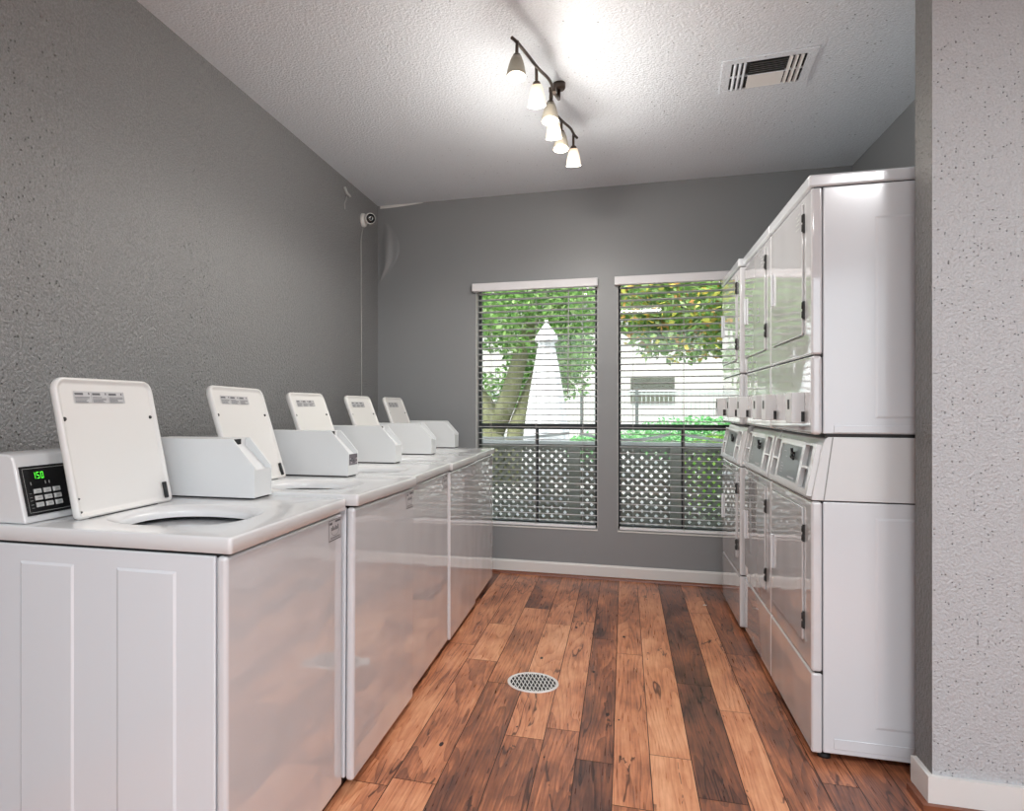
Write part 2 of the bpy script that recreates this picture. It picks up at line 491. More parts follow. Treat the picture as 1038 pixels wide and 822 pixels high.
# back wall with two window openings
WT = .15
W1 = (-1.045, -.179); W2 = (-.046, .82); WZ = (.335, 2.085)
bw = MB()
def slab(x0, x1, z0, z1): bw.box(x0, x1, YB, YB+WT, z0, z1)
slab(-1.95, W1[0], -.05, HC+.05); slab(W1[1], W2[0], -.05, HC+.05); slab(W2[1], 1.5, -.05, HC+.05)
for a, b_ in (W1, W2):
    slab(a, b_, -.05, WZ[0]); slab(a, b_, WZ[1], HC+.05)
struct(bw.build('wall_back', M_WALL_BACK))
# right wall
rw = MB(); rw.box(XR, XR+.14, 2.39+.12, YB+.1, -.05, HC+.05)
struct(rw.build('wall_right', M_WALL_BACK))
# stub wall beside the dryers: light and shade put into its two colours
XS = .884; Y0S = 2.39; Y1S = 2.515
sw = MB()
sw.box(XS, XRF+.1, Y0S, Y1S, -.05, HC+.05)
so = sw.build('wall_front', [M_STUB_LIT, M_STUB_SHADED], bevel=0)
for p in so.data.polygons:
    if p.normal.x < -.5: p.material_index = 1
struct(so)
fw = MB(); fw.box(XRF, XRF+.1, YR-.1, Y0S, -.05, HC+.05)
struct(fw.build('wall_entry', M_WALL))
# rear wall with a wide glazed opening, unseen, assumed for the light it admits
D0, D1, DH = -1.35, 2.45, 2.55
rr_ = MB()
rr_.box(-2.1, D0, YR-.14, YR, -.05, HC+.05); rr_.box(D1, XRF+.1, YR-.14, YR, -.05, HC+.05); rr_.box(D0, D1, YR-.14, YR, DH, HC+.05)
struct(rr_.build('wall_rear', M_WALL))
dr = MB()
for x in (D0, -.15, 1.05, D1-.05): dr.box(x, x+.05, YR-.10, YR-.05, 0.0, DH)
dr.box(D0, D1, YR-.10, YR-.05, DH-.05, DH); dr.box(D0, D1, YR-.10, YR-.05, 0, .08)
d_o = dr.build('unseen_opening_1', M_WHITEFRAME); struct(d_o)
gp = MB(); gp.box(D0+.04, D1-.04, YR-.078, YR-.072, .07, DH-.04); gp.build('pane', M_GLASS, d_o)

# baseboards
bb = MB(); bb.prism([(YB, .019), (YB-.016, .019), (YB-.016, .085), (YB-.010, .096), (YB, .097)], xl(YB)+.0, XR, 'x')
o = struct(bb.build('baseboard_back', M_WHITEPAINT))
q = MB(); q.prism([(YB, 0), (YB-.03, 0), (YB-.028, .010), (YB-.02, .018), (YB, .020)], xl(YB), XR, 'x')
q.build('quarter_round', M_QUARTER, o)
bb = MB()
bb.box(XS-.016, XS+.001, Y0S, Y1S-.01, .02, .10); bb.box(XS-.016, XRF, Y0S-.016, Y0S, .02, .10)
o = struct(bb.build('baseboard_front', M_WHITEPAINT))
q = MB(); q.box(XS-.034, XS, Y0S-.001, Y1S-.03, 0.0, .021); q.box(XS-.034, XRF, Y0S-.034, Y0S, 0.0, .021)
q.build('quarter_round', M_QUARTER, o)

# ------------------------------------------------------------------ windows + blinds
def window(n, a, b_, wname):
    z0, z1 = WZ
    fr = MB()
    yf0, yf1 = YB+.085, YB+.135
    t = .022
    for (x0, x1, zz0, zz1) in ((a, a+t, z0, z1), (b_-t, b_, z0, z1), (a, b_, z0, z0+.03), (a, b_, z1-t, z1)):
        fr.box(x0, x1, yf0, yf1, zz0, zz1)
    wo_ = struct(fr.build(f'window_{n}', M_FRAME))
    mr = MB(); mr.box(a+t, b_-t, yf0-.01, yf1-.01, 1.035, 1.075); mr.build('meeting_rail', M_FRAME, wo_)
    mm = MB(); c = (a+b_)/2; mm.box(c-.011, c+.011, yf0+.005, yf0+.03, z0+.03, 1.035); mm.build('muntin', M_FRAME, wo_)
    g = MB(); g.box(a+t, b_-t, YB+.106, YB+.110, z0+.03, z1-t); g.build('pane', M_GLASS, wo_)
    j = MB()
    j.box(a, a+.003, YB+.001, yf0, z0, z1); j.box(b_-.003, b_, YB+.001, yf0, z0, z1)
    j.build('jamb', M_WHITEFRAME, wo_)
    s = MB(); s.box(a, b_, YB-.006, yf0, z0-.004, z0+.004); s.build('window_sill', M_WHITEPAINT, wo_)
    # blind
    bl = empty('window_blind', ((a+b_)/2, YB, z0))
    tag(bl, f'white horizontal slat blind hanging in the {wname} window', 'window blind', 'white window blinds on the back wall')
    cx_ = (a+b_)/2
    def X(x): return x - cx_
    v = MB(); v.box(X(a)-.020, X(b_)+.002, -.052, -.002, 1.700, 1.757); v.build('valance', M_BLIND, bl, bevel=.004)
    sl = MB()
    zc = 1.690; k = 0
    while zc > .035:
        # gently crowned slat, tipped a little
        n_ = 4; tilt = R(-5); wd = .046
        for i in range(n_):
            u0 = -wd/2 + wd*i/n_; u1 = u0 + wd/n_
            c0 = .0016*(1-(2*u0/wd)**2); c1 = .0016*(1-(2*u1/wd)**2)
            def P(x, u, c): return (x, .036+u*cos(tilt), zc + u*sin(tilt) + c)
            x0, x1 = X(a)+.014, X(b_)-.006; th_ = .0030
            vs = [P(x0,u0,c0), P(x1,u0,c0), P(x1,u1,c1), P(x0,u1,c1), P(x0,u0,c0-th_), P(x1,u0,c0-th_), P(x1,u1,c1-th_), P(x0,u1,c1-th_)]
            fs = [(0,1,2,3), (7,6,5,4)]
            if i == 0: fs.append((4,5,1,0))
            if i == n_-1: fs.append((3,2,6,7))
            sl.add(vs, fs, 0, True)
        zc -= .0442; k += 1
    sl.build('slats', M_SLAT, bl, fix=False)
    br = MB(); br.box(X(a)+.014, X(b_)-.014, .012, .060, .010, .026); br.build('bottom_rail', M_BLIND, bl, bevel=.003)
    for fx in (.12, .5, .88):
        cd = MB(); xx = X(a) + (b_-a)*fx
        for yy in (.012, .060): cd.tube([(xx, yy, 1.72), (xx, yy, .02)], .0011, 5)
        cd.build('ladder_cord', M_CORD, bl)
    if n == 1:
        wd_ = MB(); wd_.tube([(X(b_)-.20, .004, 1.70), (X(b_)-.205, .003, .95)], .0035, 8)
        wd_.build('tilt_wand', M_CORD, bl)
window(1, *W1, 'left')
window(2, *W2, 'right')

# ------------------------------------------------------------------ washers
def rrect_hit(cx_, cy_, ang, x0, x1, y0, y1, r):
    """distance from (cx,cy) along ang to a rounded rectangle"""
    dx, dy = cos(ang), sin(ang)
    lo, hi = 0, 3
    def inside(x, y):
        if not (x0 <= x <= x1 and y0 <= y <= y1): return False
        qx = min(max(x, x0+r), x1-r); qy = min(max(y, y0+r), y1-r)
        return (x-qx)**2 + (y-qy)**2 <= r*r
    for _ in range(40):
        mid = (lo+hi)/2
        if inside(cx_+dx*mid, cy_+dy*mid): lo = mid
        else: hi = mid
    return lo
WW = .664     # cabinet width
def digits7(mb, txt, org, du, dv, w_, h_, th_, gap, mi):
    seg = {'1': 'bc', '5': 'afgcd', '0': 'abcdef'}
    for i, ch in enumerate(txt):
        ox = i*(w_+gap)
        S = {'a': (0, h_-th_, w_, th_), 'g': (0, h_/2-th_/2, w_, th_), 'd': (0, 0, w_, th_),
             'f': (0, h_/2, th_, h_/2), 'b': (w_-th_, h_/2, th_, h_/2), 'e': (0, 0, th_, h_/2), 'c': (w_-th_, 0, th_, h_/2)}
        for s_ in seg[ch]:
            x, y, a, b_ = S[s_]
            vs = [org + du*(ox+x) + dv*y, org + du*(ox+x+a) + dv*y, org + du*(ox+x+a) + dv*(y+b_), org + du*(ox+x) + dv*(y+b_)]
            mb.add(vs, [(0,1,2,3)], mi)

def make_washer():
    r = empty('washing_machine')
    # cabinet
    c = MB(); c.box(-.665, -.030, .002, WW-.002, .030, .872)
    cab = c.build('cabinet', M_SIDE, r, bevel=.004)
    for s_, yy in ((-1, .002), (1, WW-.002)):
        for x0, x1 in ((-.556, -.402), (-.284, -.128)):
            e_ = MB()
            ch = .006; d = .0035
            # chamfered pressed panel
            ya, yb = yy, yy + s_*d
            e_.add([(x0,ya,.045),(x1,ya,.045),(x1,ya,.832),(x0,ya,.832),(x0+ch,yb,.045+ch),(x1-ch,yb,.045+ch),(x1-ch,yb,.832-ch),(x0+ch,yb,.832-ch)],
                   [(4,5,6,7),(0,1,5,4),(1,2,6,5),(2,3,7,6),(3,0,4,7)])
            e_.build('pressed_panel', M_SIDE, cab)
    f = MB(); f.box(-.028, 0, 0, WW, .024, .873)
    f.build('front_panel', M_GLOSS, r, bevel=.011, seg=4)
    g = MB()
    for q in ((-.64, -.020, .010, .060), (-.64, -.020, WW-.06, WW-.01), (-.64, -.56, .06, WW-.06), (-.070, -.020, .06, WW-.06)): g.box(*q, .868, .882)
    g.build('shadow_gap', M_DARK, r)
    # top with round opening
    hx, hy, ha, hb = -.275, .262, .172, .158
    n = 144
    angs = [2*pi*k/n for k in range(n)]
    for qx in (-.668, .012):
        for qy in (-.002, WW+.002):
            a_ = math.atan2(qy-hy, qx-hx) % (2*pi)
            angs += [(a_+R(d)) % (2*pi) for d in (-1.2, -.8, -.4, 0, .4, .8, 1.2)]
    angs = sorted(set(angs)); n = len(angs)
    def sup(a, k):
        p = 2.5
        return k / ((abs(cos(a))/ha)**p + (abs(sin(a))/hb)**p)**(1/p)
    X0, X1, Y0, Y1 = -.668, .012, -.002, WW+.002
    t = MB(); rings = []
    for z, ins, rad in ((.879, .001, .007), (.880, 0, .008), (.909, 0, .008), (.9125, .001, .008), (.9143, .003, .007), (.915, .006, .006)):
        rings.append([(hx+cos(a)*(d_ := rrect_hit(hx, hy, a, X0+ins, X1-ins, Y0+ins, Y1-ins, rad)), hy+sin(a)*d_, z) for a in angs])
    for z, k in ((.915, 1.12), (.9145, 1.10), (.909, 1.03), (.903, .96), (.899, .945), (.893, .94), (.884, .94)):
        rings.append([(hx+cos(a)*sup(a, k), hy+sin(a)*sup(a, k), z) for a in angs])
    vs = [p for rg in rings for p in rg]; fs = []
    for i in range(len(rings)-1):
        for k in range(n): fs.append((i*n+k, i*n+(k+1) % n, (i+1)*n+(k+1) % n, (i+1)*n+k))
    t.add(vs, fs, 0, True)
    top = t.build('top_panel', M_ENAMEL, r)
    # tub
    tb = MB(); Mx = Matrix.Translation((hx, hy, 0))
    tb.lathe([(.20, .80), (.175, .850), (.158, .862), (.146, .856), (.138, .80)], 48, Mx)
    tb.build('tub_ring', M_TUB, r)
    tb = MB(); tb.lathe([(.17, .84), (.17, .40), (.0001, .38)], 48, Mx); tb.build('wash_basket', mat('dark_basket', (.02,.02,.02), .6), r)
    ag = MB(); ag.lathe([(.001, .74), (.03, .735), (.04, .70), (.05, .55), (.09, .46), (.12, .40)], 32, Mx)
    ag.build('agitator', M_TUB, r)
    # console
    prof = [(-.550, .916), (-.588, 1.066), (-.594, 1.078), (-.608, 1.084), (-.690, 1.084), (-.690, .916)]
    k_ = MB(); k_.prism(prof, .012, .546, 'y')
    con = k_.build('console', M_ENAMEL, r, bevel=.006)
    # slope frame
    A = Vector((-.550, 0, .916)); Bv = Vector((-.588, 0, 1.066))
    dv = (Bv-A).normalized(); du = Vector((0,1,0)); nn = du.cross(dv).normalized()
    if nn.x < 0: nn = -nn
    def S(y, v, off=0): return A + du*y + dv*v + nn*off
    kp = MB()
    vs = [S(.022,.018,0), S(.192,.018,0), S(.192,.140,0), S(.022,.140,0), S(.022,.018,.003), S(.192,.018,.003), S(.192,.140,.003), S(.022,.140,.003)]
    kp.add(vs, [(4,5,6,7),(0,1,5,4),(1,2,6,5),(2,3,7,6),(3,0,4,7)], 0)
    for (a0, a1, b0, b1) in ((.028,.186,.024,.0252),(.028,.186,.133,.1342),(.028,.0292,.024,.134),(.1848,.186,.024,.134)):
        kp.add([S(a0,b0,.0034), S(a1,b0,.0034), S(a1,b1,.0034), S(a0,b1,.0034)], [(0,1,2,3)], 1)
    for vv in (.035, .043, .053, .061, .071): kp.add([S(.036,vv,.0034), S(.044,vv,.0034), S(.044,vv+.001,.0034), S(.036,vv+.001,.0034)], [(0,1,2,3)], 1)
    for yy in (.045, .090, .102): kp.add([S(yy,.092,.0034), S(yy+.003,.092,.0034), S(yy+.003,.1,.0034), S(yy,.1,.0034)], [(0,1,2,3)], 1)
    kpo = kp.build('keypad', [M_BLACKPANEL, M_PRINTLINE], r)
    dg = MB(); digits7(dg, '150', S(.056, .107, .004), du, dv, .0080, .0165, .0015, .0045, 0)
    dg.build('display', M_LED, kpo)
    for i in range(3):
        for j in range(3):
            b_ = MB(); y = .051 + .030*i; v = .036 + .017*j
            vs = [S(y,v,.003), S(y+.022,v,.003), S(y+.022,v+.012,.003), S(y,v+.012,.003)]
            vt = [S(y+.001,v+.001,.006), S(y+.021,v+.001,.006), S(y+.021,v+.011,.006), S(y+.001,v+.011,.006)]
            b_.add(vs+vt, [(4,5,6,7),(0,1,5,4),(1,2,6,5),(2,3,7,6),(3,0,4,7)])
            b_.add([S(y+.006,v+.005,.0062), S(y+.016,v+.005,.0062), S(y+.016,v+.007,.0062), S(y+.006,v+.007,.0062)], [(0,1,2,3)], 1)
            b_.build('button', [M_BUTTON, M_PRINTLINE], kpo)
    # lid (hinged open, leaning back)
    le = empty('lid', (-.470, 0, .917)); le.parent = r
    le.rotation_euler = (0, R(-13), 0)
    return r, le

def rounded_rect_pts(y0, y1, z0, z1, rt, rb, n=6):
    pts = []
    for (cy_, cz, rad, a0) in ((y1-rb, z0+rb, rb, -90), (y1-rt, z1-rt, rt, 0), (y0+rt, z1-rt, rt, 90), (y0+rb, z0+rb, rb, 180)):
        for k in range(n+1):
            a = R(a0 + 90*k/n); pts.append((cy_+rad*cos(a), cz+rad*sin(a)))
    return pts

def finish_lid(le):
    """open lid; origin at hinge line, local z up along the lid, x towards the front"""
    me = MB()
    LY0, LY1, LH = .092, .470, .368
    def ring(ins, x):
        return [(x, y, z) for y, z in rounded_rect_pts(LY0+ins, LY1-ins, ins, LH-ins, max(.034-ins, .006), max(.016-ins, .004))]
    rings = [ring(0.010, -.020), ring(.003, -.018), ring(0, -.012), ring(0, -.003), ring(.003, .002), ring(.006, .003), ring(.010, .001), ring(.013, -.004), ring(.020, -.0045)]
    n = len(rings[0]); vs = [p for q_ in rings for p in q_]; fs = []
    for i in range(len(rings)-1):
        for k in range(n): fs.append((i*n+k, i*n+(k+1) % n, (i+1)*n+(k+1) % n, (i+1)*n+k))
    me.add(vs, fs, 0, True)
    b0 = 0
    me.f.append(list(range(n-1, -1, -1))); me.m.append(0); me.sm.append(False)
    me.f.append([(len(rings)-1)*n+k for k in range(n)]); me.m.append(0); me.sm.append(True)
    return me

def build_washer():
    r, le = make_washer()
    lidmesh = finish_lid(le)
    ang = le.rotation_euler.copy(); loc = le.location.copy()
    bpy.data.objects.remove(le)
    lid = lidmesh.build('lid', M_PLASTIC, r); lid.location = loc; lid.rotation_euler = ang
    # instruction label: three blocks of small print
    lb = MB(); x = -.0030
    def q_(y0, y1, z0, z1, mi, xx=x): lb.add([(xx,y0,z0),(xx,y1,z0),(xx,y1,z1),(xx,y0,z1)], [(0,1,2,3)], mi)
    q_(.155, .345, .300, .332, 0)
    for b_ in range(3):
        ya = .158 + b_*.0625
        q_(ya, ya+.030, .3215, .3275, 1, x+.0004)
        q_(ya+.048, ya+.053, .3225, .3285, 1, x+.0004)
        rg = random.Random(b_)
        for ln in range(5):
            q_(ya, ya+.040+rg.uniform(-.008, .016), .3165-ln*.0034-.0016, .3165-ln*.0034, 1, x+.0004)
        q_(ya+.0585, ya+.0592, .302, .330, 1, x+.0004)
    lb.build('instruction_label', [M_LABEL, M_INK], lid)
    for (y, z, rad) in ((.110, .258, .0058), (.443, .258, .005), (.108, .052, .0028), (.109, .018, .0028)):
        bmp = MB(); bmp.lathe([(.0001, .004), (rad*.7, .004), (rad, .001), (rad, -.003)], 14, Matrix.Translation((x-.0012, y, z)) @ Matrix.Rotation(R(90), 4, 'Y'))
        bmp.build('bumper', M_RUBBER, lid)
    lt = MB(); lt.box(-.004, .004, .439, .452, .012, .060); lt.build('hinge_spring', M_BLK, lid, bevel=.002)
    hs = MB(); hs.box(-.012, -.001, .13, .40, -.004, .006); hs.build('hinge_gap', M_DARK, lid)
    # coin box: two side plates, recessed chute between them
    yb0, yb1 = .552, .662
    pr = [(-.62, .920), (-.242, .920), (-.242, 1.014), (-.318, 1.100), (-.62, 1.100)]
    c = MB()
    c.prism(pr, yb0, yb0+.007, 'y'); c.prism(pr, yb1-.007, yb1, 'y')
    c.prism([(-.62, .9205), (-.2432, .9205), (-.2432, 1.006), (-.256, 1.003), (-.332, 1.078), (-.332, 1.0995), (-.62, 1.0995)], yb0+.007, yb1-.007, 'y')
    cb = c.build('coin_box', M_COIN, r, bevel=.0015, seg=2)
    s_ = MB(); s_.box(-.3325, -.3312, yb0+.012, yb1-.035, 1.080, 1.097)
    s_.build('coin_slot', M_DARK, cb)
    g = MB(); g.box(-.61, -.250, yb0+.004, yb1-.004, .915, .921); g.build('base_gap', M_DARK, cb)
    # sticker high on the front, far corner
    st = MB(); fx = .0006
    def p_(y0, y1, z0, z1, mi, xx=fx): st.add([(xx,y0,z0),(xx,y1,z0),(xx,y1,z1),(xx,y0,z1)], [(0,1,2,3)], mi)
    ya, yb, za, zb = .556, .648, .797, .860
    p_(ya, yb, za, zb, 1); p_(ya+.002, yb-.002, za+.0035, zb-.0015, 0, fx+.0002)
    p_(ya+.006, ya+.024, zb-.014, zb-.007, 1, fx+.0004); p_(yb-.046, yb-.006, zb-.010, zb-.004, 1, fx+.0004)
    for k in range(6):
        y = ya+.016+k*.010; hgt = (.010, .014, .008, .013, .009, .014)[k]
        p_(y, y+.007, .828, .828+hgt, 1, fx+.0004)
    n = 28
    for k in range(n):
        a0 = pi + pi*k/n; a1 = pi + pi*(k+1)/n; cy_ = (ya+yb)/2
        P = lambda a, s: (fx+.0004, cy_+.030*s*cos(a), .827+.016*s*sin(a))
        st.add([P(a0,1), P(a1,1), P(a1,.93), P(a0,.93)], [(0,1,2,3)], 1)
    for z in (.8075, .8045): p_(ya+.010, yb-.010, z-.0008, z+.0008, 1, fx+.0004)
    st.build('sticker', [M_LABEL, M_INK], r)
    for x_ in (-.60, -.07):
        for y_ in (.05, WW-.05):
            f = MB(); f.lathe([(.0001, 0), (.022, 0), (.022, .012), (.010, .016), (.010, .032), (.0001, .032)], 16, Matrix.Translation((x_, y_, 0)))
            f.build('foot', M_RUBBER, r)
    return r

washer0 = build_washer()
wl = ['white top-load washing machine nearest the camera, showing its green-lit keypad and ribbed side',
      'white top-load washer second from the camera, a dark sticker on its coin box',
      'white top-load washer in the middle of the row of five, lid standing open',
      'white top-load washer fourth from the camera, its front panel mirroring the blinds',
      'white top-load washing machine at the far end of the row, beside the left window']
wpos = [(-.831, 1.312, 0), (-.808, 1.982, 0), (-.838, 2.666, 0), (-.840, 3.338, 0), (-.862, 4.010, 0)]
washers = []
for i, (p, l) in enumerate(zip(wpos, wl)):
    o = washer0 if i == 0 else copy_tree(washer0)
    o.location = p; o.rotation_euler = (0, 0, R(.94))
    tag(o, l, 'washing machine', 'open top-load washers in a row along the left wall')
    washers.append(o)
washers[1].rotation_euler = (R(-.9), 0, R(.94)); washers[1].location.z = .011; washers[1].location.y = 1.979
washers[2].location.z = .002
for wsh, deg in zip(washers, (-12.5, -18, -20, -21, -21)):
    for ch in wsh.children:
        if ch.name.startswith('lid'): ch.rotation_euler = (0, R(deg), 0)
# second washer carries a dark sticker on the end of its coin box
cbx = [c for c in washers[1].children if c.name.startswith('coin_box')][0]
sk = MB(); sk.box(-.2432, -.2426, .566, .660, .962, 1.006, 0)
rg = random.Random(4)
for k in range(14):
    y = .570+rg.random()*.075; z = .966+rg.random()*.030
    sk.box(-.2426, -.2423, y, y+rg.uniform(.006, .016), z, z+rg.uniform(.003, .007), 1 if k % 3 else 2)
sk.build('decal', [mat('decal_purple', (.13, .11, .13), .4), mat('decal_dark', (.03, .03, .035), .4), mat('decal_pale', (.45, .40, .42), .4)], cbx)

# ------------------------------------------------------------------ stacked dryers (local: front at x=0, depth +x)
DWD = .664
def make_dryer():
    r = empty('stacked_dryer')
    # bodies behind the fronts
    b = MB(); b.box(.036, .755, .002, DWD-.002, .032, .878); lo = b.build('lower_cabinet', M_SIDE, r, bevel=.004)
    b = MB(); b.box(.036, .755, .002, DWD-.002, 1.108, 1.940); up = b.build('upper_cabinet', M_SIDE, r, bevel=.004)
    for par, z0, z1 in ((lo, .05, .084), (up, 1.112, 1.136)):
        s_ = MB(); s_.box(.068, .75, -.0015, .001, z0, z1); s_.build('base_strip', M_SIDE, par, bevel=.001)
    for par, z0, z1 in ((up, 1.16, 1.83), (lo, .13, .83)):
        s_ = MB()
        s_.add([(.19,.002,z0),(.70,.002,z0),(.70,.002,z1),(.19,.002,z1),(.197,-.0005,z0+.008),(.69,-.0005,z0+.008),(.69,-.0005,z1-.008),(.197,-.0005,z1-.008)],
               [(4,5,6,7),(0,1,5,4),(1,2,6,5),(2,3,7,6),(3,0,4,7)])
        s_.build('pressed_panel', M_SIDE, par)
    # fronts
    f = MB(); f.box(0, .034, 0, DWD, .302, .878); f.build('lower_front_panel', M_GLOSS, r, bevel=.010, seg=4)
    f = MB(); f.box(0, .034, 0, DWD, .028, .298); f.build('kick_panel', M_GLOSS, r, bevel=.008, seg=4)
    f = MB(); f.box(0, .034, 0, DWD, 1.376, 1.940); f.build('upper_front_panel', M_GLOSS, r, bevel=.008, seg=4)
    f = MB(); f.box(0, .034, 0, DWD, 1.104, 1.373); f.build('lint_panel', M_GLOSS, r, bevel=.012, seg=4)
    g = MB()
    g.box(.012, .036, .006, DWD-.006, .294, .306); g.box(.012, .036, .006, DWD-.006, 1.368, 1.380)
    g.box(.03, .74, .006, DWD-.006, .872, .886); g.box(.045, .74, .006, DWD-.006, 1.095, 1.110); g.box(.010, .74, .006, DWD-.006, 1.935, 1.945)
    g.build('shadow_gap', M_DARK, r)
    t = MB(); t.box(-.008, .757, -.001, DWD+.001, 1.943, 1.985); t.build('top_cap', M_SIDE, r, bevel=.008, seg=4)
    # console
    c = MB(); prof = [(0.0, .882), (.036, 1.075), (.042, 1.090), (.052, 1.097), (.755, 1.097), (.755, .882)]
    c.prism(prof, .001, DWD-.001, 'y'); con = c.build('console', M_ENAMEL, r, bevel=.003)
    sd_ = MB(); sd_.prism([(.036, .884), (.0395, .884), (.0665, 1.096), (.063, 1.096)], -.0002, .0012, 'y'); sd_.build('console_seam', M_PRINTLINE, con)
    A = Vector((0, 0, .882)); Bv = Vector((.036, 0, 1.075)); dv = (Bv-A).normalized(); nn = Vector((-dv.z, 0, dv.x))
    def S(y, v, off=0): return A + Vector((0,1,0))*y + dv*v + nn*off
    def plate(mb, y0, y1, v0, v1, o0, o1, mi=0):
        vs = [S(y0,v0,o0), S(y1,v0,o0), S(y1,v1,o0), S(y0,v1,o0), S(y0,v0,o1), S(y1,v0,o1), S(y1,v1,o1), S(y0,v1,o1)]
        mb.add(vs, [(4,5,6,7),(0,1,5,4),(1,2,6,5),(2,3,7,6),(3,0,4,7),(0,3,2,1)], mi)
    # raised white frame around four pockets and the control plate
    fr = MB()
    O = .016
    for y0, y1, v0, v1 in ((.012,.050,.012,.190),(.150,.185,.012,.190),(.515,.545,.012,.190),(.632,.655,.012,.190),
                           (.050,.150,.012,.030),(.050,.150,.182,.190),(.050,.150,.100,.108),
                           (.545,.632,.012,.030),(.545,.632,.182,.190),(.545,.632,.100,.108),
                           (.185,.515,.012,.036),(.185,.515,.170,.190)):
        plate(fr, y0, y1, v0, v1, -.001, O)
    fr.build('console_frame', M_ENAMEL, con)
    for y0, y1 in ((.050, .150), (.545, .632)):
        for v0, v1 in ((.030, .100), (.108, .182)):
            pk = MB(); plate(pk, y0, y1, v0, v1, -.001, .0012); pk.build('pocket', M_GREYPLATE, con)
    pl = MB(); plate(pl, .185, .515, .036, .170, 0, O-.003)
    for (y0, y1, v0, v1) in ((.44,.48,.055,.058),(.44,.475,.066,.069),(.43,.48,.078,.081),(.45,.48,.09,.093),(.40,.43,.12,.123),(.24,.34,.044,.050),(.43,.47,.140,.143)):
        plate(pl, y0, y1, v0, v1, O-.003, O-.0024, 1)
    plo = pl.build('control_plate', [M_GREYPLATE, M_LABEL], con)
    kn = MB()
    Rm = Matrix.Translation(S(.30, .132, O-.003)) @ nn.to_track_quat('Z', 'Y').to_matrix().to_4x4()
    kn.lathe([(.014, 0), (.014, .008), (.011, .012), (.0001, .012)], 20, Rm)
    kn.tube([S(.30, .135, .02), S(.30, .158, .026)], .005, 8)
    kn.tube([S(.29, .130, .02), S(.262, .118, .022)], .004, 8)
    kn.build('coin_knob', M_BLK, plo)
    # doors
    for nm, z0, z1, h0, h1, hz in (('lower_door', .376, .845, .52, .665, ((.42, .48), (.725, .785))),
                                   ('upper_door', 1.452, 1.915, 1.62, 1.755, ((1.507, 1.570), (1.81, 1.876)))):
        g = MB()
        g.prism(rounded_rect_pts(.094, .624, z0-.004, z1+.004, .012, .012), -.0006, .002, 'x', smooth=False)
        gg = g.build(nm, M_PRINTLINE, r)
        d = MB(); d.prism(rounded_rect_pts(.098, .620, z0, z1, .010, .010), -.007, 0.0, 'x')
        d.build('door_panel', M_GLOSS, gg, bevel=.003, seg=3)
        h = MB(); h.box(-.018, -.0065, .578, .594, h0, h1); h.build('handle', M_SIDE, gg, bevel=.004)
        for a, c_ in hz:
            hh = MB(); hh.box(-.007, .001, .0875, .0955, a, c_)
            hh.tube([(-.0075, .091, a+.004), (-.0075, .091, (a+c_)/2-.004)], .0032, 8); hh.tube([(-.0075, .091, (a+c_)/2+.004), (-.0075, .091, c_-.004)], .0032, 8)
            hh.build('hinge', M_RUBBER, gg)
        # small faded sticker by the hinge
        s_ = MB(); xx = -.0074; zt = z1-.03
        for (y0, y1, a, b_) in ((.125,.15,0,.004),(.16,.185,-.004,.0),(.13,.17,-.02,-.014),(.14,.18,-.032,-.027),(.125,.185,-.05,-.047),(.125,.128,-.05,-.01)):
            s_.add([(xx,y0,zt+a),(xx,y1,zt+a),(xx,y1,zt+b_),(xx,y0,zt+b_)], [(0,1,2,3)])
        s_.build('sticker', M_PRINTLINE, gg)
    # two coin boxes under the upper drum
    for y0 in (.092, .556):
        c = MB(); c.box(-.042, .001, y0, y0+.088, 1.142, 1.250)
        cb = c.build('coin_box', M_COIN, r, bevel=.003)
        s_ = MB(); s_.box(-.0428, -.041, y0+.030, y0+.058, 1.19, 1.225, 0); s_.build('lock', M_DARK, cb)
        s_ = MB(); s_.box(-.011, .0005, y0-.0008, y0+.001, 1.146, 1.182, 0); s_.build('latch', M_DARK, cb)
    for x_ in (.05, .70):
        for y_ in (.05, DWD-.05):
            f = MB(); f.lathe([(.0001, 0), (.02, 0), (.02, .012), (.009, .016), (.009, .034), (.0001, .034)], 14, Matrix.Translation((x_, y_, 0)))
            f.build('foot', M_RUBBER, r)
    return r
dryer0 = make_dryer()
dl = ['white stacked dryer nearest the camera, its whole plain side showing beside the corner wall',
      'white stacked dryer in the middle of the three on the right',
      'white stacked dryer farthest back on the right, beside the right window']
for i, (p, l) in enumerate(zip([(.608, 2.592, 0), (.608, 3.266, 0), (.588, 3.958, 0)], dl)):
    o = dryer0 if i == 0 else copy_tree(dryer0)
    o.location = p
    tag(o, l, 'stacked dryer', 'stacked coin dryers along the right wall')

# ------------------------------------------------------------------ ceiling track light
def shade_mat(name, bottom, top, strength, base):
    m = mat(name, base, .4)
    nt = m.node_tree; b = nt.nodes['Principled BSDF']
    tc = nd(m, 'ShaderNodeTexCoord'); sx = nd(m, 'ShaderNodeSeparateXYZ'); nt.links.new(tc.outputs['Generated'], sx.inputs[0])
    cr = nd(m, 'ShaderNodeValToRGB'); cr.color_ramp.elements[0].color = (*bottom, 1); cr.color_ramp.elements[1].color = (*top, 1)
    nt.links.new(sx.outputs[2], cr.inputs[0]); nt.links.new(cr.outputs[0], b.inputs['Emission Color'])
    b.inputs['Emission Strength'].default_value = strength
    return m
M_SHADE_LIT = shade_mat('lit_glass_shade', (1, .90, .74), (.80, .56, .36), .95, (.55, .50, .44))
M_SHADE_DIM = shade_mat('dim_glass_shade', (.50, .44, .34), (.10, .085, .06), .40, (.17, .15, .12))  # same glass as the lit shades, dimness put into the colours
M_BULB = mat('bulb', (1, 1, 1), .5, emis=(1, .90, .76), estr=4)

